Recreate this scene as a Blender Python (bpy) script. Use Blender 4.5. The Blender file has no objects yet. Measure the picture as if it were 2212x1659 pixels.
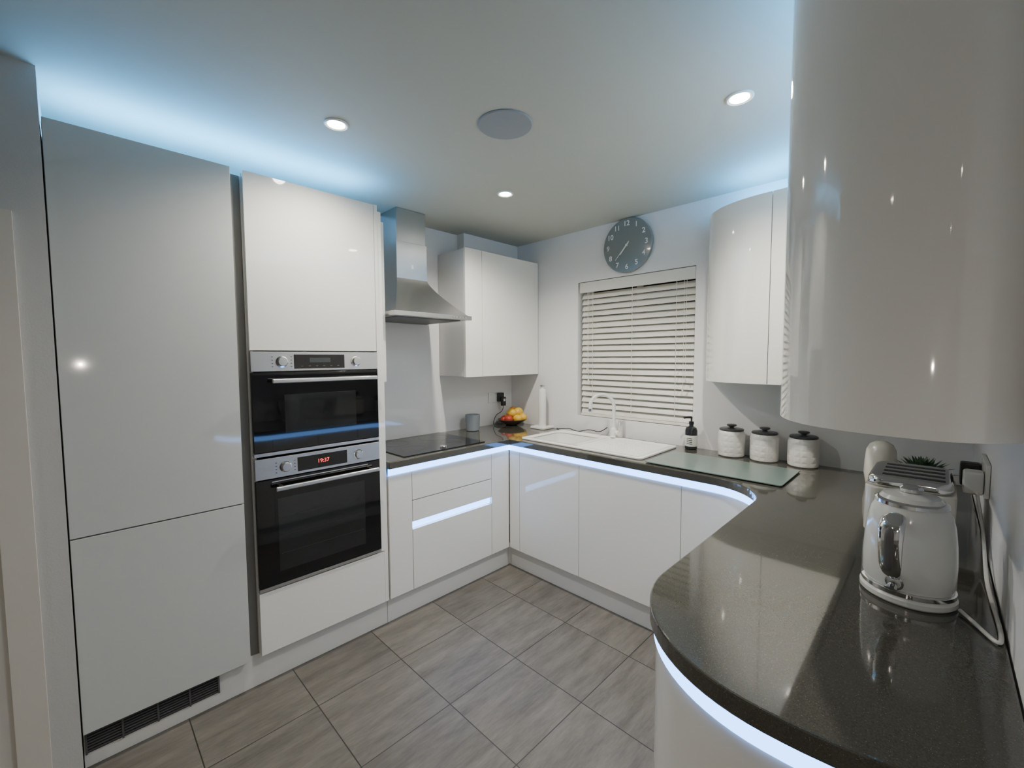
import bpy, bmesh, math, random
from mathutils import Vector, Matrix
random.seed(3)
SC=bpy.context.scene
COL=SC.collection

# ------------------------------------------------------------ materials
def mat(name,col,rough=.5,metal=0,emit=None,estr=0,noise=0,nscale=8,bump=0,bscale=60,coat=0,alpha=None,trans=0,ior=1.5,aniso=None):
    m=bpy.data.materials.new(name);m.use_nodes=True
    nt=m.node_tree;b=nt.nodes['Principled BSDF']
    b.inputs['Base Color'].default_value=(*col,1)
    b.inputs['Roughness'].default_value=rough
    b.inputs['Metallic'].default_value=metal
    b.inputs['IOR'].default_value=ior
    b.inputs['Coat Weight'].default_value=coat
    b.inputs['Transmission Weight'].default_value=trans
    if emit:
        b.inputs['Emission Color'].default_value=(*emit,1)
        b.inputs['Emission Strength'].default_value=estr
    tc=nt.nodes.new('ShaderNodeTexCoord')
    if noise:
        n=nt.nodes.new('ShaderNodeTexNoise');n.inputs['Scale'].default_value=nscale;n.inputs['Detail'].default_value=4
        r=nt.nodes.new('ShaderNodeMix');r.data_type='RGBA'
        r.inputs['A'].default_value=(*[c*(1-noise) for c in col],1)
        r.inputs['B'].default_value=(*[min(1,c*(1+noise)) for c in col],1)
        nt.links.new(tc.outputs['Object'],n.inputs['Vector'])
        nt.links.new(n.outputs['Fac'],r.inputs['Factor']);nt.links.new(r.outputs['Result'],b.inputs['Base Color'])
    if bump:
        n=nt.nodes.new('ShaderNodeTexNoise');n.inputs['Scale'].default_value=bscale;n.inputs['Detail'].default_value=3
        mp=nt.nodes.new('ShaderNodeMapping')
        if aniso: mp.inputs['Scale'].default_value=aniso
        bp=nt.nodes.new('ShaderNodeBump');bp.inputs['Strength'].default_value=bump;bp.inputs['Distance'].default_value=.002
        nt.links.new(tc.outputs['Object'],mp.inputs['Vector']);nt.links.new(mp.outputs['Vector'],n.inputs['Vector'])
        nt.links.new(n.outputs['Fac'],bp.inputs['Height']);nt.links.new(bp.outputs['Normal'],b.inputs['Normal'])
    return m
M_wall=mat('wall_paint',(.82,.82,.82),.6,noise=.02,nscale=3,bump=.15,bscale=180)
M_wall2=mat('wall_paint_grey',(.52,.52,.50),.5,noise=.02,nscale=3,bump=.15,bscale=180)
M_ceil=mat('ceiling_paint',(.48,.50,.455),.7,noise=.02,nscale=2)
M_gloss=mat('gloss_white_door',(.87,.86,.81),.05,coat=.5,noise=.01,nscale=2)
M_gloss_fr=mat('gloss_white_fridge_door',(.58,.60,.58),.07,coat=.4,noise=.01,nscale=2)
M_carc=mat('carcass_white',(.68,.68,.66),.4,noise=.02)
M_plinth=mat('plinth_white',(.76,.75,.71),.25,noise=.02)
M_recess=mat('handle_recess_grey',(.25,.24,.22),.4,noise=.03)
M_steel=mat('brushed_steel',(.58,.57,.55),.28,1,noise=.04,nscale=20,bump=.25,bscale=40,aniso=(1,1,30))
M_steel_h=mat('brushed_steel_hood',(.50,.50,.49),.27,1,noise=.05,nscale=12,bump=.3,bscale=30,aniso=(1,40,1))
M_chrome=mat('chrome',(.75,.75,.75),.08,1,noise=.02)
M_blackglass=mat('black_glass',(.005,.005,.006),.04,noise=.05)
M_ovenwin=mat('oven_window_glass',(.018,.020,.020),.05,noise=.2,nscale=5)
M_black=mat('black_plastic',(.012,.012,.012),.35,noise=.1)
M_rack=mat('oven_rack_dim',(.03,.03,.03),.3,noise=.1)
M_lcd=mat('display_lcd',(.03,.035,.035),.2,noise=.05,emit=(.35,.45,.5),estr=.05)
M_grille=mat('vent_grille_grey',(.10,.10,.10),.5,noise=.1)
M_sink=mat('sink_composite_white',(.87,.87,.84),.25,noise=.02)
M_whitepl=mat('white_plastic',(.80,.80,.77),.3,noise=.02)
M_trim=mat('trim_paint',(.62,.59,.53),.35,noise=.02)
M_blind=mat('blind_slat',(.72,.71,.64),.4,noise=.02,nscale=20)
M_cord=mat('blind_cord',(.75,.74,.68),.8,noise=.05)
M_frame=mat('upvc_frame',(.8,.8,.8),.3,noise=.02)
M_night=mat('window_glass_night',(.01,.012,.016),.03,noise=.05)
M_clock=mat('clock_face_grey',(.20,.225,.225),.15,noise=.03,coat=.5)
M_num=mat('clock_print_white',(.9,.9,.9),.4,noise=.01)
M_speaker=mat('speaker_grille',(.30,.32,.34),.7,noise=.1,nscale=300,bump=.6,bscale=700)
M_led=mat('led_diffuser',(.8,.85,.9),.4,emit=(.15,.40,1.0),estr=7.6,noise=.01)
M_ledtop=mat('led_strip_cornice',(.8,.85,.9),.4,emit=(.13,.50,1.0),estr=84,noise=.01)
M_lamp=mat('lamp_emitter',(1,1,1),.4,emit=(1,.93,.82),estr=60,noise=.01)
M_candleg=mat('candle_glass_blue',(.38,.43,.48),.08,trans=.5,noise=.05)
M_wax=mat('candle_wax',(.75,.72,.62),.5,noise=.03)
M_lemon=mat('lemon_skin',(.80,.50,.05),.4,noise=.08,nscale=30,bump=.4,bscale=150)
M_orange=mat('orange_skin',(.80,.33,.03),.45,noise=.06,nscale=30,bump=.4,bscale=150)
M_apple=mat('apple_skin',(.45,.05,.03),.25,noise=.3,nscale=15)
M_bowl=mat('bowl_dark_metal',(.16,.13,.10),.3,.6,noise=.2,nscale=20)
M_canlid=mat('canister_lid',(.05,.052,.055),.3,noise=.1)
M_bottle=mat('bottle_dark',(.02,.022,.025),.12,noise=.1)
M_label=mat('label_white',(.7,.7,.68),.5,noise=.02)
M_cream=mat('enamel_cream',(.72,.70,.62),.15,coat=.4,noise=.02)
M_kettle=mat('kettle_enamel',(.74,.75,.72),.14,coat=.4,noise=.02)
M_leaf=mat('succulent_leaf',(.05,.10,.05),.5,noise=.4,nscale=30)
M_red=mat('display_red',(.1,0,0),.4,emit=(1,.05,.05),estr=3,noise=.01)
M_board=mat('frosted_glass_board',(.135,.185,.165),.28,noise=.03,coat=.15)
M_cable_w=mat('cable_white',(.75,.75,.72),.4,noise=.02)
M_burner=mat('hob_marking',(.06,.06,.06),.2,noise=.05)
M_splash=mat('splashback_glass_white',(.82,.82,.82),.08,noise=.01,coat=.3)

def quartz():
    m=mat('worktop_quartz',(.09,.085,.075),.07,coat=.4)
    nt=m.node_tree;b=nt.nodes['Principled BSDF'];tc=nt.nodes.new('ShaderNodeTexCoord')
    n1=nt.nodes.new('ShaderNodeTexNoise');n1.inputs['Scale'].default_value=420;n1.inputs['Detail'].default_value=2
    v=nt.nodes.new('ShaderNodeTexVoronoi');v.inputs['Scale'].default_value=210
    cr=nt.nodes.new('ShaderNodeValToRGB');cr.color_ramp.elements[0].position=.25;cr.color_ramp.elements[0].color=(.043,.042,.035,1);cr.color_ramp.elements[1].position=.8;cr.color_ramp.elements[1].color=(.086,.083,.069,1)
    c2=nt.nodes.new('ShaderNodeValToRGB');c2.color_ramp.elements[0].position=.0;c2.color_ramp.elements[0].color=(1,1,1,1);c2.color_ramp.elements[1].position=.15;c2.color_ramp.elements[1].color=(0,0,0,1)
    mx=nt.nodes.new('ShaderNodeMix');mx.data_type='RGBA';mx.inputs['B'].default_value=(.38,.37,.32,1)
    for t in (n1,v): nt.links.new(tc.outputs['Object'],t.inputs['Vector'])
    nt.links.new(n1.outputs['Fac'],cr.inputs['Fac']);nt.links.new(v.outputs['Distance'],c2.inputs['Fac'])
    nt.links.new(c2.outputs['Color'],mx.inputs['Factor']);nt.links.new(cr.outputs['Color'],mx.inputs['A'])
    nt.links.new(mx.outputs['Result'],b.inputs['Base Color']);return m
M_quartz=quartz()

def tiles():
    m=mat('floor_tile_taupe',(.3,.27,.24),.38)
    nt=m.node_tree;b=nt.nodes['Principled BSDF'];N=nt.nodes.new;L=nt.links.new
    g=N('ShaderNodeNewGeometry');s=N('ShaderNodeSeparateXYZ');L(g.outputs['Position'],s.inputs[0])
    def math_(op,a,bv=None,a2=None):
        n=N('ShaderNodeMath');n.operation=op
        if hasattr(a,'links'): L(a,n.inputs[0])
        else:n.inputs[0].default_value=a
        if bv is not None:
            if hasattr(bv,'links'): L(bv,n.inputs[1])
            else:n.inputs[1].default_value=bv
        return n.outputs[0]
    u=math_('DIVIDE',math_('ADD',s.outputs[0],1.45+4.0),.40)
    v=math_('DIVIDE',math_('ADD',s.outputs[1],-1.075+8.1),.405)
    fu=math_('FRACT',u);fv=math_('FRACT',v)
    du=math_('ABSOLUTE',math_('SUBTRACT',fu,.5));dv=math_('ABSOLUTE',math_('SUBTRACT',fv,.5))
    mxx=math_('MAXIMUM',du,dv)
    grout=math_('GREATER_THAN',mxx,.4945)
    cb=N('ShaderNodeCombineXYZ');L(math_('FLOOR',u),cb.inputs[0]);L(math_('FLOOR',v),cb.inputs[1])
    wn=N('ShaderNodeTexWhiteNoise');wn.noise_dimensions='3D';L(cb.outputs[0],wn.inputs['Vector'])
    sc=N('ShaderNodeVectorMath');sc.operation='MULTIPLY';sc.inputs[1].default_value=(8,1.3,1);L(g.outputs['Position'],sc.inputs[0])
    ad=N('ShaderNodeVectorMath');ad.operation='MULTIPLY_ADD';ad.inputs[1].default_value=(20,20,20);L(wn.outputs['Color'],ad.inputs[0]);L(sc.outputs[0],ad.inputs[2])
    n1=N('ShaderNodeTexNoise');n1.inputs['Scale'].default_value=2.2;n1.inputs['Detail'].default_value=12;n1.inputs['Roughness'].default_value=.78;L(ad.outputs[0],n1.inputs['Vector'])
    cr=N('ShaderNodeValToRGB');e=cr.color_ramp.elements
    e[0].position=.32;e[0].color=(.080,.073,.062,1);e[1].position=.68;e[1].color=(.190,.175,.152,1)
    L(n1.outputs['Fac'],cr.inputs['Fac'])
    hv=N('ShaderNodeHueSaturation');L(cr.outputs['Color'],hv.inputs['Color'])
    L(math_('ADD',math_('MULTIPLY',wn.outputs['Value'],.18),.90),hv.inputs['Value'])
    mx=N('ShaderNodeMix');mx.data_type='RGBA';L(grout,mx.inputs['Factor']);L(hv.outputs['Color'],mx.inputs['A']);mx.inputs['B'].default_value=(.032,.029,.025,1)
    L(mx.outputs['Result'],b.inputs['Base Color'])
    bp=N('ShaderNodeBump');bp.inputs['Strength'].default_value=.4;bp.inputs['Distance'].default_value=.002
    L(math_('SUBTRACT',math_('MULTIPLY',n1.outputs['Fac'],.3),grout),bp.inputs['Height']);L(bp.outputs['Normal'],b.inputs['Normal'])
    return m
M_floor=tiles()

def canister_mat():
    m=mat('canister_ceramic',(.74,.73,.69),.3,coat=.2)
    nt=m.node_tree;b=nt.nodes['Principled BSDF'];tc=nt.nodes.new('ShaderNodeTexCoord')
    v=nt.nodes.new('ShaderNodeTexVoronoi');v.feature='DISTANCE_TO_EDGE';v.inputs['Scale'].default_value=32;v.inputs['Randomness'].default_value=.15
    bp=nt.nodes.new('ShaderNodeBump');bp.inputs['Strength'].default_value=.8;bp.inputs['Distance'].default_value=.005
    nt.links.new(tc.outputs['Object'],v.inputs['Vector']);nt.links.new(v.outputs['Distance'],bp.inputs['Height']);nt.links.new(bp.outputs['Normal'],b.inputs['Normal'])
    return m
M_can=canister_mat()

# ------------------------------------------------------------ geometry helpers
def group(name,loc=(0,0,0)):
    e=bpy.data.objects.new(name,None);e.location=loc;e.empty_display_size=.05;COL.objects.link(e);return e
def attach(o,parent):
    if parent is not None:
        o.parent=parent;o.matrix_parent_inverse=Matrix.Translation(-Vector(parent.location))
def finish(bm,name,m,parent=None,bevel=0,segs=2,smooth=True,ang=35):
    bmesh.ops.remove_doubles(bm,verts=bm.verts,dist=1e-6)
    bmesh.ops.recalc_face_normals(bm,faces=bm.faces)
    if bevel:
        ed=[e for e in bm.edges if len(e.link_faces)==2 and e.calc_face_angle(0)>math.radians(ang)]
        bmesh.ops.bevel(bm,geom=ed,offset=bevel,segments=segs,profile=.5,affect='EDGES',clamp_overlap=True)
    me=bpy.data.meshes.new(name);bm.to_mesh(me);bm.free()
    if smooth:
        for p in me.polygons:p.use_smooth=True
        me.set_sharp_from_angle(angle=math.radians(ang))
    me.materials.append(m)
    o=bpy.data.objects.new(name,me);COL.objects.link(o);attach(o,parent)
    if bevel:
        wn=o.modifiers.new('weighted_normals','WEIGHTED_NORMAL');wn.keep_sharp=True;wn.weight=100
    return o
def addbox(bm,x0,x1,y0,y1,z0,z1):
    vs=[bm.verts.new((x,y,z)) for z in (z0,z1) for x,y in ((x0,y0),(x1,y0),(x1,y1),(x0,y1))]
    for f in ((0,3,2,1),(4,5,6,7),(0,1,5,4),(1,2,6,5),(2,3,7,6),(3,0,4,7)): bm.faces.new([vs[i] for i in f])
def box(name,x0,x1,y0,y1,z0,z1,m,parent=None,bevel=0,segs=2):
    bm=bmesh.new();addbox(bm,x0,x1,y0,y1,z0,z1);return finish(bm,name,m,parent,bevel,segs)
def boxes(name,L,m,parent=None,bevel=0):
    bm=bmesh.new()
    for b in L:addbox(bm,*b)
    bmesh.ops.recalc_face_normals(bm,faces=bm.faces)
    me=bpy.data.meshes.new(name);bm.to_mesh(me);bm.free();me.materials.append(m)
    o=bpy.data.objects.new(name,me);COL.objects.link(o);attach(o,parent);return o
def prism(name,poly,z0,z1,m,parent=None,bevel=0,segs=2,top=None):
    bm=bmesh.new();top=top or poly
    a=[bm.verts.new((x,y,z0)) for x,y in poly];b=[bm.verts.new((x,y,z1)) for x,y in top]
    n=len(poly);bm.faces.new(a[::-1]);bm.faces.new(b)
    for i in range(n):bm.faces.new((a[i],a[(i+1)%n],b[(i+1)%n],b[i]))
    return finish(bm,name,m,parent,bevel,segs)
def ribbon(name,outer,inner,z0,z1,m,parent=None,bevel=0,closed=False):
    bm=bmesh.new();n=len(outer)
    R=[[bm.verts.new((p[0],p[1],z)) for p in P] for P,z in ((outer,z0),(outer,z1),(inner,z1),(inner,z0))]
    for i in range(n if closed else n-1):
        j=(i+1)%n
        for k in range(4):
            l=(k+1)%4;bm.faces.new((R[k][i],R[k][j],R[l][j],R[l][i]))
    if not closed:
        bm.faces.new([R[k][0] for k in range(4)]);bm.faces.new([R[k][-1] for k in range(4)])
    return finish(bm,name,m,parent,bevel)
def lathe(name,prof,c,m,parent=None,seg=48,rot=None,ang=35):
    bm=bmesh.new();rings=[]
    for r,z in prof:
        if r<1e-5:rings.append([bm.verts.new((0,0,z))])
        else:rings.append([bm.verts.new((r*math.cos(2*math.pi*i/seg),r*math.sin(2*math.pi*i/seg),z)) for i in range(seg)])
    for a,b in zip(rings,rings[1:]):
        for i in range(seg):
            j=(i+1)%seg
            if len(a)==1 and len(b)==1:continue
            if len(a)==1:bm.faces.new((a[0],b[j],b[i]))
            elif len(b)==1:bm.faces.new((a[i],a[j],b[0]))
            else:bm.faces.new((a[i],a[j],b[j],b[i]))
    if rot is not None:bmesh.ops.transform(bm,matrix=rot,verts=bm.verts)
    bmesh.ops.translate(bm,vec=Vector(c),verts=bm.verts)
    return finish(bm,name,m,parent,ang=ang)
RX=Matrix.Rotation(math.radians(90),4,'Y')
RYm=Matrix.Rotation(math.radians(90),4,'X')
def tube(name,pts,r,m,parent=None,res=8,order=4,caps=True):
    cu=bpy.data.curves.new(name+'_c','CURVE');cu.dimensions='3D';cu.bevel_depth=r;cu.bevel_resolution=5;cu.resolution_u=res;cu.use_fill_caps=caps
    sp=cu.splines.new('NURBS');sp.points.add(len(pts)-1)
    for p,q in zip(sp.points,pts):p.co=(*q,1)
    sp.order_u=min(order,len(pts));sp.use_endpoint_u=True
    o=bpy.data.objects.new(name+'_t',cu);COL.objects.link(o)
    dg=bpy.context.evaluated_depsgraph_get();me=bpy.data.meshes.new_from_object(o.evaluated_get(dg))
    bpy.data.objects.remove(o);me.name=name
    for p in me.polygons:p.use_smooth=True
    me.materials.clear();me.materials.append(m)
    n=bpy.data.objects.new(name,me);COL.objects.link(n);attach(n,parent);return n
def band(name,pts,side,ws,th,m,parent=None):
    P=[Vector(p) for p in pts];Q=[]
    n=len(P)
    for i in range(n-1):
        a=P[max(i-1,0)];b=P[i];c=P[i+1];d=P[min(i+2,n-1)]
        for k in range(6):
            t=k/6;Q.append(((2*b)+(c-a)*t+(2*a-5*b+4*c-d)*t*t+(-a+3*b-3*c+d)*t**3)*.5)
    Q.append(P[-1]);bm=bmesh.new();rg=[]
    for i,q in enumerate(Q):
        t=(Q[min(i+1,len(Q)-1)]-Q[max(i-1,0)]).normalized();nn=t.cross(side).normalized()
        f=i/(len(Q)-1)*(len(ws)-1);k=min(int(f),len(ws)-2);w_=ws[k]+(ws[k+1]-ws[k])*(f-k)
        rg.append([bm.verts.new(q+side*(w_*math.cos(2*math.pi*j/20))+nn*(th*math.sin(2*math.pi*j/20))) for j in range(20)])
    for a,b in zip(rg,rg[1:]):
        for j in range(20):bm.faces.new((a[j],a[(j+1)%20],b[(j+1)%20],b[j]))
    bm.faces.new(rg[0][::-1]);bm.faces.new(rg[-1]);return finish(bm,name,m,parent,ang=60)
def text(name,body,loc,size,rot,m,parent=None,ext=.0008,off=0):
    cu=bpy.data.curves.new(name+'_f','FONT');cu.body=body;cu.size=size;cu.extrude=ext;cu.offset=off;cu.align_x='CENTER';cu.align_y='CENTER'
    o=bpy.data.objects.new(name+'_t',cu);COL.objects.link(o)
    dg=bpy.context.evaluated_depsgraph_get();me=bpy.data.meshes.new_from_object(o.evaluated_get(dg))
    bpy.data.objects.remove(o);me.materials.clear();me.materials.append(m)
    me.transform(Matrix.Translation(loc)@rot);me.name=name
    n=bpy.data.objects.new(name,me);COL.objects.link(n);attach(n,parent);return n
def sphere(name,c,r,m,parent=None,scale=(1,1,1),rot=None):
    bm=bmesh.new();bmesh.ops.create_uvsphere(bm,u_segments=28,v_segments=18,radius=r)
    bmesh.ops.scale(bm,vec=scale,verts=bm.verts)
    if rot:bmesh.ops.transform(bm,matrix=rot,verts=bm.verts)
    bmesh.ops.translate(bm,vec=c,verts=bm.verts)
    return finish(bm,name,m,parent,ang=80)
def rrect(x0,x1,y0,y1,r,n=6):
    P=[]
    for cx,cy,a0 in ((x1-r,y1-r,0),(x0+r,y1-r,90),(x0+r,y0+r,180),(x1-r,y0+r,270)):
        for i in range(n+1):
            a=math.radians(a0+90*i/n);P.append((cx+r*math.cos(a),cy+r*math.sin(a)))
    return P
def arc(cx,cy,rx,ry,a0,a1,n=20):
    return [(cx+rx*math.cos(math.radians(a0+(a1-a0)*i/n)),cy+ry*math.sin(math.radians(a0+(a1-a0)*i/n))) for i in range(n+1)]
def cut(o,cutter_poly,z0,z1):
    for md in list(o.modifiers):o.modifiers.remove(md)
    c=prism('cutter',cutter_poly,z0,z1,M_black)
    md=o.modifiers.new('b','BOOLEAN');md.operation='DIFFERENCE';md.object=c;md.solver='EXACT'
    dg=bpy.context.evaluated_depsgraph_get();dg.update()
    me=bpy.data.meshes.new_from_object(o.evaluated_get(dg));o.modifiers.clear();o.data=me
    bpy.data.objects.remove(c)

# ------------------------------------------------------------ room shell
WL,WB,WR,CZ=-2.70,2.72,.12,2.45
box('floor',-2.9,4.1,-3.6,2.95,-.1,0,M_floor)
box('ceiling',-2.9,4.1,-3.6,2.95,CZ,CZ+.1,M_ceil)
box('wall_left',WL-.15,WL,-3.6,WB+.2,0,CZ,M_wall)
wx0,wx1,wz0,wz1=-1.98,-1.09,1.05,2.065
boxes('wall_back',[(WL,wx0,WB,WB+.2,0,CZ),(wx1,4.1,WB,WB+.2,0,CZ),(wx0,wx1,WB,WB+.2,0,wz0),(wx0,wx1,WB,WB+.2,wz1,CZ)],M_wall)
box('wall_right',WR,WR+.12,.83,WB,0,CZ,M_wall)
box('wall_far_right',4.0,4.15,-3.6,WB,0,CZ,M_wall)
box('wall_rear',-2.9,4.1,-3.65,-3.5,0,CZ,M_wall)
box('wall_stub',WL,-2.12,-1.9,-.047,0,CZ,M_wall2)
boxes('trim_1',[(-2.12,-2.098,-.195,-.12,0,1.97),(-2.12,-2.098,-1.10,-.195,1.90,1.97),(-2.12,-2.098,-1.10,-1.03,0,1.90)],M_trim)
box('door_1',-2.119,-2.107,-1.03,-.195,0,1.90,M_trim)
box('trim_boxing',WL+.001,-2.62,2.13,WB-.001,2.28,CZ,M_wall)

# ------------------------------------------------------------ window + blind
w=group('window_1',(-1.53,WB+.14,1.55))
boxes('frame',[(wx0+.002,wx0+.05,WB+.12,WB+.17,wz0+.002,wz1-.002),(wx1-.05,wx1-.002,WB+.12,WB+.17,wz0+.002,wz1-.002),(wx0+.05,wx1-.05,WB+.12,WB+.17,wz0+.002,wz0+.05),(wx0+.05,wx1-.05,WB+.12,WB+.17,wz1-.05,wz1-.002),(-1.555,-1.515,WB+.12,WB+.17,wz0+.05,wz1-.05)],M_frame,w)
box('pane',wx0+.05,wx1-.05,WB+.14,WB+.15,wz0+.05,wz1-.05,M_night,w)
bl=group('venetian_blind',(-1.53,WB+.05,1.55))
box('valance',wx0+.012,wx1-.004,WB+.004,WB+.018,wz1-.080,wz1-.004,M_blind,bl,.003)
box('headrail',wx0+.015,wx1-.01,WB+.02,WB+.07,wz1-.06,wz1-.006,M_blind,bl,.002)
bm=bmesh.new();ns=21;pit=.0433;zt=wz1-.103
for i in range(ns):
    z=zt-i*pit;a=math.radians(59+random.uniform(-2,2))
    dz=random.uniform(-.002,.002);cs=[]
    for k in range(5):
        t=(k/4-.5)*.05;h=.003*(1-(2*(k/4)-1)**2)
        cs.append((t*math.cos(a)-h*math.sin(a),t*math.sin(a)+h*math.cos(a)))
    ring=[]
    for x in (wx0+.016,wx1-.012):
        s_=dz*(1 if x<-1.5 else -1)
        up=[bm.verts.new((x,WB+.045+yy,z+s_+zz)) for yy,zz in cs]
        dn=[bm.verts.new((x,WB+.045+yy+.0028*math.sin(a),z+s_+zz-.0028*math.cos(a))) for yy,zz in cs]
        ring.append(up+dn[::-1])
    n=len(ring[0])
    for k in range(n):bm.faces.new((ring[0][k],ring[0][(k+1)%n],ring[1][(k+1)%n],ring[1][k]))
    bm.faces.new(ring[0]);bm.faces.new(ring[1][::-1])
finish(bm,'slats',M_blind,bl)
zb=zt-ns*pit
box('bottom_rail',wx0+.016,wx1-.012,WB+.022,WB+.068,max(zb,wz0+.004),max(zb,wz0+.004)+.018,M_blind,bl,.003)
for i,x in enumerate((-1.86,-1.535,-1.22)):
    box('ladder_%d'%i,x-.0012,x+.0012,WB+.021,WB+.0235,wz0+.01,zt+.03,M_cord,bl)
for i,(x,zl) in enumerate(((-1.165,1.30),(-1.15,1.36),(-1.90,1.42),(-1.888,1.34))):
    tube('pull_cord_%d'%i,[(x,WB+.012,zt+.03),(x,WB+.01,(zt+zl)/2),(x,WB+.012,zl)],.0012,M_cord,bl)
    lathe('tassel_%d'%i,[(0,.03),(.004,.028),(.007,0),(0,-.002)],(x,WB+.011,zl-.025),M_blind,bl,16)

# ------------------------------------------------------------ clock
ck=group('round_wall_clock',(-1.555,WB-.02,2.265));cx,cz,cr=-1.555,2.265,.185
lathe('case',[(0,0),(cr-.004,0),(cr,.004),(cr,.022),(cr-.003,.026),(0,.026)],(cx,WB-.001,cz),M_clock,ck,96,RYm)
for n in range(1,13):
    a=math.radians(90-30*n+1);rr=.146
    text('numeral_%d'%n,str(n),Vector((cx+rr*math.cos(a),WB-.0285,cz+rr*math.sin(a))),.048,RYm,M_num,ck,off=.0006)
def hand(nm,deg,l,t,y,w_):
    a=math.radians(90-deg);d=Vector((math.cos(a),0,math.sin(a)));s=Vector((-d.z,0,d.x))*w_
    bm=bmesh.new();c=Vector((cx,y,cz));P=[c-d*t-s,c-d*t+s,c+d*l+s*.4,c+d*l-s*.4]
    A=[bm.verts.new(p) for p in P];B=[bm.verts.new(p+Vector((0,-.002,0))) for p in P]
    bm.faces.new(A);bm.faces.new(B[::-1])
    for i in range(4):bm.faces.new((A[i],A[(i+1)%4],B[(i+1)%4],B[i]))
    finish(bm,nm,M_num,ck,smooth=False)
hand('hour_hand',219,.075,.02,WB-.030,.005);hand('minute_hand',222,.125,.03,WB-.034,.0035)
lathe('pin',[(0,0),(.008,0),(.008,.008),(0,.009)],(cx,WB-.027,cz),M_num,ck,20,RYm)

# ------------------------------------------------------------ tall units
FX=-2.13;FY0=-.044
def door(name,y0,y1,z0,z1,parent,m=M_gloss,x=FX,t=.02):
    return box(name,x-t,x,y0+.0015,y1-.0015,z0+.0015,z1-.0015,m,parent,.0015)
fr=group('fridge_freezer_cabinet',(-2.4,.21,0))
box('carcass',WL+.003,FX-.022,FY0,.49,.15,2.29,M_carc,fr)
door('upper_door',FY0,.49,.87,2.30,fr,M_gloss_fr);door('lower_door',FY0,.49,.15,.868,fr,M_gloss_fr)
rc=group('handle_channel_panel',(-2.3,.51,0))
box('channel',WL+.003,FX-.045,.4915,.531,.15,2.285,M_recess,rc)
ov=group('oven_housing_cabinet',(-2.4,.84,0))
boxes('carcass',[(WL+.003,FX-.022,.5325,.55,.15,2.29),(WL+.003,FX-.022,1.13,1.15,.15,2.29),(WL+.003,FX-.022,.55,1.13,1.535,2.29),(WL+.003,FX-.022,.55,1.13,.15,.44),(WL+.003,WL+.02,.55,1.13,.44,1.535)],M_carc,ov)
door('top_door',.532,1.13,1.535,2.30,ov);door('drawer_front',.532,1.15,.15,.44,ov)
box('end_panel',WL+.003,FX-.004,1.151,1.172,.15,2.27,M_gloss,ov,.001)
box('side_filler',FX-.02,FX,1.131,1.15,.442,2.30,M_gloss,ov,.001)
box('plinth_tall',-2.19,-2.17,FY0,1.18,0,.148,M_plinth,None,.001)
vg=group('plinth_vent_grille',(-2.168,.17,.1))
box('backing',-2.1695,-2.167,-.04,.375,.055,.135,M_black,vg)
bm=bmesh.new()
for i in range(7):
    z=.062+i*.0108;addbox(bm,-2.167,-2.161,-.038,.373,z,z+.004)
for y in (-.04,.06,.165,.268,.369):addbox(bm,-2.167,-2.159,y,y+.006,.055,.135)
me=bpy.data.meshes.new('louvres');bm.to_mesh(me);bm.free();me.materials.append(M_grille)
o=bpy.data.objects.new('louvres',me);COL.objects.link(o);attach(o,vg)

def appliance(name,z0,zp0,z1,disp,handlez,knobs,win,red=None):
    g=group(name,(FX,.83,(z0+z1)/2))
    Y0,Y1=.534,1.129
    box('body',FX-.45,FX-.012,.552,1.128,z0+.01,z1-.01,M_black,g)
    box('control_panel',FX-.012,FX+.006,Y0,Y1,zp0+.003,z1,M_steel,g,.002)
    box('door_glass',FX-.012,FX+.006,Y0,Y1,z0+.018,zp0-.002,M_blackglass,g,.002)
    box('bottom_trim',FX-.012,FX+.004,Y0,Y1,z0,z0+.015,M_steel,g,.001)
    zc=(z1+zp0)/2
    box('display',FX+.006,FX+.0075,disp[0],disp[1],zc-.033,zc+.033,M_blackglass,g,.0005)
    for i,y in enumerate(knobs):
        lathe('knob_ring_%d'%i,[(.026,0),(.026,.002),(.020,.003),(.020,0)],(FX+.006,y,zc),M_chrome,g,32,RX)
        lathe('knob_%d'%i,[(.020,0),(.0195,.016),(.018,.019),(0,.0195)],(FX+.006,y,zc),M_steel,g,32,RX)
    for i in range(4):
        for s in (-1,1):
            box('legend_%d_%d'%(i,s+1),FX+.006,FX+.0066,knobs[0]+s*.040-.003,knobs[0]+s*.040+.003,zc-.024+i*.015,zc-.021+i*.015,M_black,g)
    box('handle',FX+.036,FX+.052,.605,1.105,handlez-.010,handlez+.010,M_steel,g,.005,3)
    for i,y in enumerate((.635,1.075)):box('handle_post_%d'%i,FX+.004,FX+.038,y-.008,y+.008,handlez-.007,handlez+.007,M_steel,g,.002)
    box('window',FX+.0055,FX+.0068,win[0],win[1],win[2],win[3],M_ovenwin,g,.0005)
    if red:
        text('clock_digits',red,Vector((FX+.0082,(disp[0]+disp[1])/2,zc)),.026,Matrix.Rotation(math.radians(90),4,'Z')@Matrix.Rotation(math.radians(90),4,'X'),M_red,g)
    else:
        box('lcd',FX+.0075,FX+.0079,disp[0]+.07,disp[1]-.07,zc-.004,zc+.018,M_lcd,g)
        for i in range(6):box('touch_key_%d'%i,FX+.0075,FX+.0079,disp[0]+.03+i*.034,disp[0]+.040+i*.034,zc-.022,zc-.019,M_grille,g)
    return g
appliance('combination_microwave_oven',1.062,1.44,1.531,(.712,.95),1.400,(.66,1.01),(.665,1.005,1.16,1.335))
g=appliance('built_in_oven',.445,.955,1.052,(.712,.95),.915,(.66,1.01),(.62,1.04,.52,.86),'19:37')
for k in range(3):
    z=.60+k*.085
    box('rack_%d'%k,FX+.0066,FX+.0072,.63,1.03,z,z+.003,M_rack,g)
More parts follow.
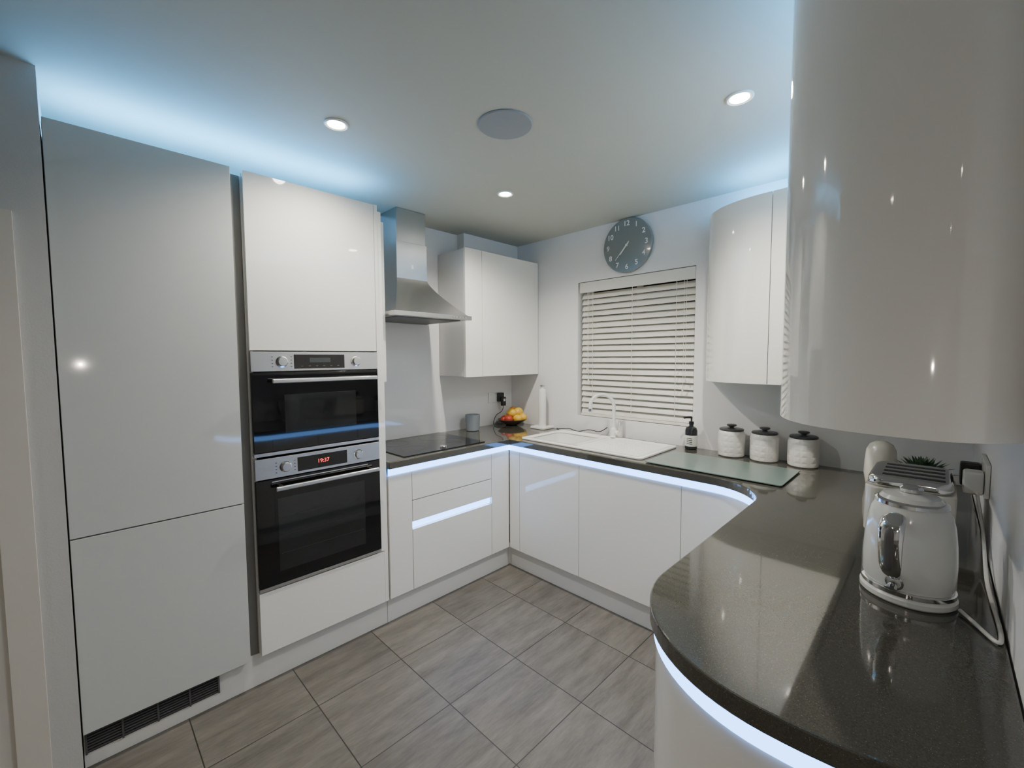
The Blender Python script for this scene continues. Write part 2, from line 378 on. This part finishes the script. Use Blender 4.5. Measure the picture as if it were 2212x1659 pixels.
box('door_vent',FX+.004,FX+.0075,.60,1.06,.940,.944,M_steel,g)

# ------------------------------------------------------------ worktop path
CY=1.855
def P_left(o):return [(-2.115-o,1.18),(-2.115-o,2.105+o)]
def P_curve(o,x0=-.75,y1=CY):
    r=[(x0,2.105+o)] if x0<-.751 else []
    r+=arc(-.75,CY,.25+o,.25+o,90,0,18)
    if y1<CY-.001:r.append((-.50+o,y1))
    return r
def tail(x,o):return (x,.755+o+.8*(x+.18)**2)
def P_end(o,y0=1.075,x1=-.18):
    r=[(-.50+o,y0)] if y0>1.076 else []
    r+=arc(-.18,1.075,.32-o,.32-o,180,270,20)
    for x in (-.15,-.125,-.09,-.05,-.01,.03,.07,.10):
        if x<x1-.004:r.append(tail(x,o))
    if x1>-.179:r.append(tail(x1,o))
    return r
def full(o):return P_left(o)+P_curve(o)+P_end(o,x1=WR-.003)
TZ0,TZ=.890,.93
wt=prism('kitchen_worktop',[(WL+.002,1.18)]+full(0)+[(WR-.003,WB-.002),(WL+.002,WB-.002)],TZ0,TZ,M_quartz,None,.004,2)
sx0,sx1,sy0,sy1=-2.07,-1.15,2.17,2.645
bowl=rrect(-2.025,-1.66,2.215,2.555,.05);drain=rrect(-1.625,-1.185,2.205,2.61,.03)
cut(wt,rrect(-2.04,-1.645,2.20,2.57,.05),.8,1.0)
for p in wt.data.polygons:p.use_smooth=False
ribbon('led_strip_worktop',full(.010),full(.018),.853,.889,M_led)

# ------------------------------------------------------------ base cabinets
bz0,bz1=.15,.85;DO=.015
bc=group('base_cabinet_drawers',(-2.4,1.6,0))
boxes('carcass',[(WL+.003,FX-.022,1.18,1.93,.15,.845)],M_carc,bc)
door('filler_panel',1.18,1.33,bz0,bz1,bc)
door('drawer_front_top',1.33,1.95,.68,bz1,bc)
door('drawer_front_mid',1.33,1.95,.552,.678,bc)
box('drawer_channel_led',FX-.018,FX-.012,1.335,1.945,.513,.548,M_led,bc)
door('drawer_front_bottom',1.33,1.95,bz0,.51,bc)
door('corner_filler',1.95,2.118,bz0,bz1,bc)
bb=group('base_cabinet_sink_run',(-1.5,2.4,0))
def doorb(name,x0,x1,parent):return box(name,x0+.0015,x1-.0015,2.12,2.14,bz0,bz1,M_gloss,parent,.0015)
boxes('carcass',[(-2.10,-2.075,2.142,WB-.003,.15,.845),(-2.07,-.95,2.142,WB-.003,.15,.70)],M_carc,bb)
doorb('corner_post',-2.128,-2.03,bb);doorb('door_a',-2.03,-1.53,bb);doorb('door_b',-1.53,-.90,bb)
ribbon('curved_door',P_curve(DO,-.8985,1.79),P_curve(DO+.02,-.8985,1.79),bz0,bz1,M_gloss,bb,.0015)
br=group('base_cabinet_peninsula',(-.2,1.5,0))
prism('carcass',P_end(DO+.023,1.70,WR-.004)+[(WR-.004,WB-.003),(-.43,WB-.003),(-.43,1.70)],.15,.845,M_carc,br)
dx=-.50+DO
ribbon('door_a',[(dx,1.787),(dx,1.435)],[(dx+.02,1.787),(dx+.02,1.435)],bz0,bz1,M_gloss,br,.0015)
ribbon('door_b',[(dx,1.432),(dx,1.08)],[(dx+.02,1.432),(dx+.02,1.08)],bz0,bz1,M_gloss,br,.0015)
ribbon('curved_end_door',P_end(DO,1.0775,-.1265),P_end(DO+.02,1.0775,-.1265),bz0,bz1,M_gloss,br,.0015)
xe=[-.1235,-.09,-.05,-.01,.03,.07,WR-.004]
ribbon('end_door',[tail(x,DO) for x in xe],[tail(x,DO+.02) for x in xe],bz0,bz1,M_gloss,br,.0015)
def full_pl(o):return [(-2.115-o,1.182),(-2.115-o,2.105+o)]+P_curve(o)+P_end(o,x1=WR-.004)
ribbon('plinth_base',full_pl(.055),full_pl(.073),0,.148,M_plinth,None,.001)

# ------------------------------------------------------------ wall cabinets
wc=group('kitchen_wall_cabinet',(-2.54,2.3,1.8))
box('carcass',WL+.003,-2.402,1.942,WB-.004,1.365,2.265,M_carc,wc,.001)
box('door_a',-2.40,-2.38,1.942,2.098,1.362,2.27,M_gloss,wc,.0015);box('door_b',-2.40,-2.38,2.101,WB-.006,1.362,2.27,M_gloss,wc,.0015)
wn=group('narrow_wall_cabinet',(-2.5,1.22,1.8))
box('carcass',WL+.003,-2.302,1.174,1.268,1.365,2.265,M_carc,wn);box('door',-2.30,-2.28,1.175,1.268,1.362,2.27,M_gloss,wn,.0015)
box('glass_splashback',WL+.001,WL+.007,1.28,1.94,TZ+.002,1.742,M_splash,None,.001)
def se(cx,cy,a,b,n,t0,t1,k=28):
    P=[]
    for i in range(k+1):
        t=math.radians(t0+(t1-t0)*i/k);c,s=math.cos(t),math.sin(t)
        P.append((cx+a*math.copysign(abs(c)**(2/n),c),cy+b*math.copysign(abs(s)**(2/n),s)))
    return P
fz0,fz1=1.362,2.29
fc=group('curved_wall_cabinet',(-.5,2.55,1.8))
o_=se(-.60,WB-.004,.39,.335,2.2,180,270);i_=se(-.60,WB-.004,.37,.315,2.2,180,270)
ribbon('curved_door',o_,i_,fz0,fz1,M_gloss,fc,.0015)
ribbon('door_b',[(-.597,2.381),(-.262,2.381)],[(-.597,2.401),(-.262,2.401)],fz0,fz1,M_gloss,fc,.0015)
prism('carcass',se(-.60,WB-.004,.365,.31,2.2,180,270)+[(-.262,2.406),(-.262,WB-.004)],fz0+.003,fz1-.01,M_carc,fc)
nc=group('curved_wall_cabinet',(-.1,1.6,1.8))
def near(o):
    r=se(0,1.33,.28-o,.36-o,2.5,180,270,40)
    return r+[(x,.97+o+7*x*x*(1 if x<.1 else .98)) for x in (.02,.04,.06,.08,.10,.115)]
ribbon('curved_door',near(0),near(.02),fz0,fz1,M_gloss,nc,.0015)
for k,(a,b) in enumerate(((1.333,1.83),(1.833,2.378))):
    ribbon('door_%d'%k,[(-.28,b),(-.28,a)],[(-.26,b),(-.26,a)],fz0,fz1,M_gloss,nc,.0015)
prism('carcass',near(.026)+[(.115,WB-.004),(-.254,WB-.004)],fz0+.003,fz1-.01,M_carc,nc)

box('led_strip_tall_units',-2.30,-2.27,-.03,1.14,2.2915,2.300,M_ledtop)
ribbon('led_strip_wall_units',[(-.80,2.60),(-.55,2.46),(-.22,2.46),(-.18,2.42),(-.18,1.35),(0,1.2)],[(-.79,2.625),(-.54,2.485),(-.21,2.485),(-.155,2.43),(-.155,1.36),(.01,1.225)],2.281,2.289,M_ledtop)

# ------------------------------------------------------------ cooker hood
h=group('cooker_hood',(-2.45,1.565,1.9))
hy0,hy1=1.28,1.85
box('lip',WL+.008,-2.20,hy0,hy1,1.745,1.772,M_steel_h,h,.002)
box('chimney_lower',WL+.004,-2.455,1.452,1.678,2.00,2.24,M_steel_h,h,.002)
box('chimney_upper',WL+.004,-2.460,1.457,1.673,2.24,CZ-.002,M_steel_h,h,.002)
bm=bmesh.new();lv=[];K=12
for i in range(K+1):
    t=i/K;s=(1-t)**1.3
    x=-2.455+(-2.215+2.455)*s;ya=1.452-(1.452-1.295)*s;yb=1.678+(1.835-1.678)*s;z=1.772+.238*t
    lv.append([bm.verts.new(p) for p in ((WL+.004,ya,z),(x,ya,z),(x,yb,z),(WL+.004,yb,z))])
for a,b in zip(lv,lv[1:]):
    for k in range(4):bm.faces.new((a[k],a[(k+1)%4],b[(k+1)%4],b[k]))
bm.faces.new(lv[0][::-1]);bm.faces.new(lv[-1]);finish(bm,'canopy',M_steel_h,h,.001,ang=40)
box('filter',-2.66,-2.26,1.33,1.80,1.741,1.745,M_grille,h)
for i in range(5):lathe('button_%d'%i,[(.006,0),(.006,.003),(0,.004)],(-2.20,1.70+i*.024,1.76),M_chrome,h,16,RX)
box('plain_badge',-2.4555,-2.4535,1.555,1.573,2.075,2.10,M_label,h)

# ------------------------------------------------------------ hob
hb=group('induction_hob',(-2.41,1.61,TZ))
prism('glass',rrect(-2.665,-2.16,1.30,1.925,.008),TZ+.0005,TZ+.006,M_blackglass,hb,.0015)
for i,(x,y,r) in enumerate(((-2.53,1.46,.09),(-2.53,1.76,.105),(-2.32,1.46,.075),(-2.32,1.76,.075))):
    lathe('zone_%d'%i,[(r,0),(r,.0003),(r-.002,.0003),(r-.002,0)],(x,y,TZ+.006),M_burner,hb)
lathe('control_knob',[(.022,0),(.022,.008),(.019,.011),(0,.011)],(-2.205,1.61,TZ+.006),M_chrome,hb,32)

# ------------------------------------------------------------ sink and tap
sk=group('kitchen_sink',(-1.6,2.4,TZ))
rim=prism('rim',rrect(sx0,sx1,sy0,sy1,.03),TZ+.0005,TZ+.012,M_sink,sk,.003)
cut(rim,bowl,.9,1.0)
cut(rim,drain,TZ+.006,1.0)
ribbon('bowl_wall',bowl,rrect(-2.032,-1.653,2.208,2.562,.055),.765,TZ+.003,M_sink,sk,closed=True)
prism('bowl_floor',rrect(-2.03,-1.655,2.21,2.56,.055),.760,.768,M_sink,sk)
lathe('waste',[(.04,0),(.04,.002),(.02,.001),(0,.001)],(-1.84,2.39,.768),M_chrome,sk,32)
for i in range(9):
    y=2.25+i*.037;box('drainer_rib_%d'%i,-1.57,-1.21,y,y+.010,TZ+.0055,TZ+.0085,M_sink,sk,.001)
tp=group('kitchen_tap',(-1.6,2.60,TZ+.012));tx,ty,tz=-1.60,2.625,TZ+.0125
lathe('base',[(0,0),(.028,0),(.028,.006),(.024,.010),(.024,.055),(.016,.062),(.014,.07),(0,.07)],(tx,ty,tz),M_whitepl,tp,32)
d=Vector((-.68,-.73,0));pts=[Vector((tx,ty,tz+.06)),Vector((tx,ty,tz+.15)),Vector((tx,ty,tz+.22))]
R=.085;c=Vector((tx,ty,tz+.215))+d*R
for i in range(0,11):
    a=math.radians(180-180*i/10*1.08);pts.append(c+d*(R*math.cos(a))+Vector((0,0,R*math.sin(a))))
tube('spout',[tuple(p) for p in pts],.0115,M_whitepl,tp,12,3)
e=pts[-1];lathe('aerator',[(0,0),(.0125,0),(.0125,.02),(0,.02)],(e.x,e.y,e.z-.012),M_chrome,tp,20)
tube('lever_hub',[(tx+.015,ty-.002,tz+.035),(tx+.03,ty-.01,tz+.035),(tx+.055,ty-.02,tz+.035)],.016,M_whitepl,tp)
tube('lever',[(tx+.052,ty-.02,tz+.045),(tx+.056,ty-.022,tz+.07),(tx+.06,ty-.026,tz+.115)],.005,M_chrome,tp)

# ------------------------------------------------------------ worktop objects
cg=group('candle_jar',(-2.585,2.17,TZ));c=(-2.585,2.17,TZ+.001)
lathe('glass',[(0,0),(.048,0),(.052,.004),(.058,.125),(.0555,.125),(.049,.03),(0,.028)],c,M_candleg,cg)
lathe('wax',[(0,.029),(.0485,.029),(.0515,.075),(0,.076)],c,M_wax,cg)
lathe('wick',[(0,.075),(.0015,.075),(.0015,.09),(0,.09)],c,M_black,cg,8)
fb=group('fruit_bowl',(-2.565,2.58,TZ));bx,by=-2.555,2.575
lathe('dish',[(0,0),(.045,0),(.05,.006),(.09,.026),(.118,.050),(.115,.052),(.086,.031),(.045,.012),(0,.010)],(bx,by,TZ+.001),M_bowl,fb)
for i,(dx_,dy,dz,r,m,s) in enumerate(((-.02,.05,.062,.038,M_orange,(1,1,1)),(.045,.02,.058,.036,M_lemon,(1.25,.95,.95)),(-.055,-.01,.056,.034,M_lemon,(1,1.2,.95)),(.02,-.055,.058,.036,M_apple,(1,1,.93)),(-.028,-.062,.054,.033,M_apple,(1,1,.9)),(.07,.06,.066,.034,M_lemon,(1.2,1,1)),(.0,.0,.104,.038,M_lemon,(1.2,.98,.98)),(.035,.045,.112,.036,M_lemon,(1,1.2,1)),(-.03,.045,.120,.033,M_orange,(1,1,1)))):
    sphere('fruit_%d'%i,(bx+dx_,by+dy,TZ+dz),r,m,fb,s)
s1=group('power_socket',(WL,2.51,1.16))
box('plate',WL+.001,WL+.010,2.44,2.585,1.118,1.204,M_whitepl,s1,.002)
for i,y in enumerate((2.462,2.53)):box('switch_%d'%i,WL+.010,WL+.013,y,y+.012,1.178,1.196,M_whitepl,s1,.001)
box('plug',WL+.0105,WL+.050,2.528,2.582,1.125,1.20,M_black,s1,.006)
box('plug_adapter',WL+.050,WL+.080,2.535,2.575,1.09,1.165,M_black,s1,.005)
box('adapter_print',WL+.080,WL+.0806,2.545,2.565,1.13,1.15,M_label,s1)
tube('adapter_cable',[(WL+.065,2.555,1.092),(WL+.065,2.553,1.04),(WL+.05,2.50,1.03),(WL+.05,2.47,1.0),(WL+.06,2.44,.95),(WL+.07,2.44,TZ+.004),(WL+.10,2.42,TZ+.004),(-2.52,2.42,TZ+.004),(-2.44,2.46,TZ+.004)],.003,M_black,s1,10)
ph=group('paper_towel_holder',(-2.26,2.63,TZ))
prism('base',rrect(-2.335,-2.185,2.555,2.70,.02),TZ+.001,TZ+.018,M_whitepl,ph,.004)
lathe('post',[(0,0),(.030,0),(.031,.01),(.031,.285),(.027,.295),(.012,.30),(.010,.31),(.017,.318),(.017,.326),(0,.332)],(-2.26,2.628,TZ+.018),M_whitepl,ph)
lathe('finial',[(.0175,0),(.0175,.012),(0,.014)],(-2.26,2.628,TZ+.337),M_steel,ph,24)
tube('power_cable',[(-2.16,2.69,TZ+.004),(-2.11,2.675,TZ+.004),(-2.05,2.70,TZ+.02),(-1.98,2.685,TZ+.004),(-1.92,2.67,TZ+.006),(-1.86,2.695,TZ+.03),(-1.80,2.70,TZ+.02),(-1.74,2.68,TZ+.02),(-1.70,2.70,TZ+.06)],.003,M_black,None,10)
sd=group('soap_dispenser',(-1.07,2.655,TZ));c=(-1.075,2.66,TZ+.001)
lathe('bottle',[(0,0),(.032,0),(.036,.004),(.036,.115),(.030,.132),(.013,.142),(.013,.155),(0,.155)],c,M_bottle,sd)
lathe('label',[(.0365,.02),(.0367,.022),(.0367,.085),(.0365,.087)],c,M_label,sd)
lathe('collar',[(0,.155),(.015,.155),(.015,.170),(.005,.172),(.005,.195),(0,.195)],c,M_black,sd,24)
tube('nozzle',[(c[0],c[1],c[2]+.197),(c[0]-.02,c[1]-.02,c[2]+.199),(c[0]-.034,c[1]-.034,c[2]+.193)],.006,M_black,sd)
for i in range(4):
    box('label_line_%d'%i,c[0]-.012,c[0]+.022,c[1]-.0374,c[1]-.0368,c[2]+.035+i*.011,c[2]+.038+i*.011,M_black,sd)
for x in (-.835,-.665,-.485):
    k=group('storage_canister',(x,2.64,TZ));c=(x,2.638,TZ+.001)
    lathe('body',[(0,0),(.062,0),(.068,.006),(.070,.03),(.070,.125),(.066,.140),(.062,.146),(0,.146)],c,M_can,k)
    lathe('lid',[(0,.1465),(.062,.1465),(.064,.150),(.063,.156),(.058,.159),(.014,.161),(.011,.166),(.018,.170),(.026,.174),(.026,.179),(.022,.182),(0,.183)],c,M_canlid,k)
cb_=group('glass_chopping_board',(-.78,2.3,TZ))
prism('glass',rrect(-1.11,-.465,2.13,2.49,.012),TZ+.005,TZ+.010,M_board,cb_,.001)
for i,(x,y) in enumerate(((-1.08,2.16),(-.50,2.16),(-1.08,2.46),(-.50,2.46))):lathe('foot_%d'%i,[(0,0),(.008,0),(.008,.005),(0,.005)],(x,y,TZ+.0005),M_black,cb_,16)

# toaster
to=group('toaster',(-.04,1.88,TZ));X0,X1,Y0,Y1=-.155,.052,1.73,2.03
prism('body',rrect(X0,X1,Y0,Y1,.04),TZ+.018,TZ+.165,M_cream,to,.006,3)
prism('foot_band',rrect(X0+.008,X1-.008,Y0+.008,Y1-.008,.035),TZ+.001,TZ+.018,M_black,to,.002)
prism('chrome_top',rrect(X0+.006,X1-.006,Y0+.006,Y1-.006,.04),TZ+.163,TZ+.198,M_chrome,to,.014,4)
for i in range(4):
    y=Y0+.05+i*.057;box('slot_%d'%i,X0+.04,X1-.025,y,y+.022,TZ+.1975,TZ+.1988,M_black,to)
for i in range(2):
    box('lever_%d'%i,X0+.04+i*.10,X0+.08+i*.10,Y0-.022,Y0-.002,TZ+.12,TZ+.132,M_black,to,.003)
    lathe('dial_%d'%i,[(.018,0),(.017,.012),(0,.013)],(X0+.06+i*.10,Y0,TZ+.06),M_chrome,to,28,RYm)
s2=group('power_socket',(WR,2.0,1.12))
box('plate',WR-.010,WR-.001,1.86,2.075,1.08,1.18,M_whitepl,s2,.002)
for i,y in enumerate((1.90,2.03)):box('switch_%d'%i,WR-.013,WR-.010,y,y+.012,1.155,1.172,M_whitepl,s2,.001)
box('plug_black',WR-.058,WR-.0105,2.03,2.075,1.075,1.15,M_black,s2,.006)
box('plug_white',WR-.055,WR-.0105,1.885,1.94,1.080,1.15,M_whitepl,s2,.008)
# kettle
kx,ky=-.035,1.38;KS=.83
kt=group('electric_kettle',(kx,ky,TZ))
def kl(name,prof,m,seg=64):return lathe(name,[(r*KS,z) for r,z in prof],(kx,ky,TZ+.001),m,kt,seg)
kl('base',[(0,0),(.102,0),(.106,.004),(.106,.014),(.100,.020),(0,.020)],M_kettle)
kl('base_ring',[(.100,.0205),(.103,.0215),(.103,.030),(.098,.032),(0,.032)],M_chrome)
kl('body',[(0,.0325),(.096,.0325),(.101,.045),(.1015,.09),(.099,.14),(.094,.18),(.087,.205),(.078,.220),(0,.220)],M_kettle)
kl('collar',[(.0785,.2195),(.081,.2205),(.080,.228),(.074,.231),(.068,.2315)],M_chrome)
kl('lid',[(.070,.2225),(.070,.232),(.062,.240),(.035,.246),(0,.248)],M_kettle)
kl('lid_grip',[(0,.247),(.024,.248),(.026,.256),(.020,.261),(0,.262)],M_chrome,32)
hd=Vector((-.22,-.9755,0)).normalized();sdv=Vector((-hd.y,hd.x,0));b0=Vector((kx,ky,TZ))
def hp(r,z):v=b0+hd*r;return (v.x,v.y,TZ+z)
band('handle',[hp(.072,.196),hp(.092,.207),hp(.112,.200),hp(.123,.178),hp(.124,.140),hp(.118,.100),hp(.104,.076),hp(.082,.070)],sdv,[.012,.017,.022,.023,.022,.020,.016,.012],.009,M_chrome,kt)
band('handle_inlay',[hp(.119,.198),hp(.1315,.178),hp(.1325,.140),hp(.1265,.102),hp(.118,.088)],sdv,[.004,.008,.009,.008,.004],.003,M_grille,kt)
sp_=-hd
bm=bmesh.new();pr=[(.060,.15,.030),(.080,.19,.022),(.096,.216,.012)];rg=[]
for r,z,w_ in pr:
    ring=[]
    for i in range(12):
        a=2*math.pi*i/12;v=b0+sp_*(r+.4*w_*math.cos(a))+sdv*(w_*math.sin(a));ring.append(bm.verts.new((v.x,v.y,TZ+z-.3*w_*math.cos(a))))
    rg.append(ring)
for a,b in zip(rg,rg[1:]):
    for i in range(12):bm.faces.new((a[i],a[(i+1)%12],b[(i+1)%12],b[i]))
bm.faces.new(rg[-1]);bm.faces.new(rg[0][::-1]);finish(bm,'spout',M_kettle,kt)
v=b0+hd*(.1005*KS)
lathe('switch_ring',[(.017,0),(.017,.003),(.013,.004),(.013,0)],(v.x,v.y,TZ+.052),M_chrome,kt,24,Matrix.Rotation(math.atan2(hd.y,hd.x),4,'Z')@RX)
band('switch',[(v.x,v.y,TZ+.052),tuple(Vector((v.x,v.y,TZ+.050))+hd*.012),tuple(Vector((v.x,v.y,TZ+.044))+hd*.024)],sdv,[.006,.008,.012],.004,M_chrome,kt)
tube('power_cable',[(kx+.089,ky-.03,TZ+.008),(.075,1.31,TZ+.006),(.095,1.26,TZ+.006),(.108,1.24,TZ+.006),(.112,1.30,TZ+.006),(.108,1.42,TZ+.006),(.104,1.55,TZ+.008),(.106,1.66,TZ+.03),(.108,1.78,TZ+.06),(.105,1.86,TZ+.10),(.095,1.881,TZ+.16)],.004,M_cable_w,None,12)
jx,jy=-.165,2.45
jr=group('ceramic_jar',(jx,jy,TZ))
lathe('jar',[(r*1.1,z*.98) for r,z in [(0,0),(.035,0),(.045,.01),(.052,.06),(.050,.12),(.046,.165),(.036,.190),(.018,.203),(0,.206)]],(jx,jy,TZ+.001),M_cream,jr)
px_,py_=-.03,2.26
pp=group('potted_succulent',(px_,py_,TZ))
lathe('pot',[(0,0),(.04,0),(.05,.12),(.048,.125),(.044,.12),(.04,.11),(0,.11)],(px_,py_,TZ+.001),M_can,pp)
bm=bmesh.new()
for i in range(56):
    a=i*2.39996;el=math.radians(8+70*(i/56));L=.108-.045*(i/56)
    dr=Vector((math.cos(a)*math.cos(el),math.sin(a)*math.cos(el),math.sin(el)));sd_=Vector((-math.sin(a),math.cos(a),0));up=dr.cross(sd_)
    p0=Vector((px_,py_,TZ+.118))
    ring=[p0+sd_*.005,p0+up*-.003,p0-sd_*.005,p0+up*.003];m_=p0+dr*L*.45
    r2=[m_+sd_*.013,m_-up*.005,m_-sd_*.013,m_+up*.004];tip=bm.verts.new(p0+dr*L)
    A=[bm.verts.new(q) for q in ring];B=[bm.verts.new(q) for q in r2]
    for k in range(4):
        bm.faces.new((A[k],A[(k+1)%4],B[(k+1)%4],B[k]));bm.faces.new((B[k],B[(k+1)%4],tip))
finish(bm,'leaves',M_leaf,pp)

# ------------------------------------------------------------ ceiling fittings
def downlight(x,y,power):
    g=group('ceiling_downlight',(x,y,CZ))
    lathe('bezel',[(.047,0),(.047,-.004),(.042,-.007),(.034,-.004),(.033,0)],(x,y,CZ-.0005),M_whitepl,g,40)
    lathe('lens',[(0,-.002),(.033,-.002),(.033,-.0035),(0,-.0035)],(x,y,CZ-.0005),M_lamp,g,32)
    l=bpy.data.lights.new('lamp','SPOT');l.energy=power;l.spot_size=math.radians(150);l.spot_blend=.8;l.shadow_soft_size=.03;l.color=(1,.93,.82)
    o=bpy.data.objects.new('lamp',l);o.location=(x,y,CZ-.012);COL.objects.link(o);attach(o,g)
for x,y,p_ in ((-1.78,.79,58),(-1.83,1.80,90),(-.56,1.76,88)):downlight(x,y,p_)
for x,y,p_ in ((-1.0,-1.4,36),(.9,-1.1,66),(.8,-2.6,34)):downlight(x,y,p_)  # unseen downlights behind the camera, added as warm fill for the near cabinet
# phone torch held at the photographer's position (the point highlight seen in the fridge and the curved door)
l=bpy.data.lights.new('phone_torch','POINT');l.energy=3.5;l.shadow_soft_size=.006;l.color=(1,.90,.80)
o=bpy.data.objects.new('phone_torch',l);o.location=(.045,.025,1.465);COL.objects.link(o)
sp=group('ceiling_speaker',(-1.30,1.28,CZ))
lathe('grille',[(0,-.006),(.108,-.006),(.112,-.003),(.112,0),(0,0)],(-1.30,1.28,CZ-.0005),M_speaker,sp,64)

# ------------------------------------------------------------ world + camera
wd=bpy.data.worlds.new('World');SC.world=wd;wd.use_nodes=True
wd.node_tree.nodes['Background'].inputs[0].default_value=(.02,.025,.04,1)
cam=bpy.data.cameras.new('Camera');co=bpy.data.objects.new('Camera',cam);COL.objects.link(co)
f,yaw,pit_,rol=932.2,.7804,.0612,-.0043
cam.sensor_fit='HORIZONTAL';cam.sensor_width=36;cam.lens=36*f/2212;cam.clip_start=.02
fw=Vector((-math.sin(yaw),math.cos(yaw),0));Rr=Vector((math.cos(yaw),math.sin(yaw),0));Z=Vector((0,0,1))
F=fw*math.cos(pit_)-Z*math.sin(pit_);U=fw*math.sin(pit_)+Z*math.cos(pit_)
R2=Rr*math.cos(rol)+U*math.sin(rol);U2=-Rr*math.sin(rol)+U*math.cos(rol)
Mx=Matrix((R2,U2,-F)).transposed().to_4x4();Mx.translation=Vector((0,0,1.5));co.matrix_world=Mx
SC.camera=co
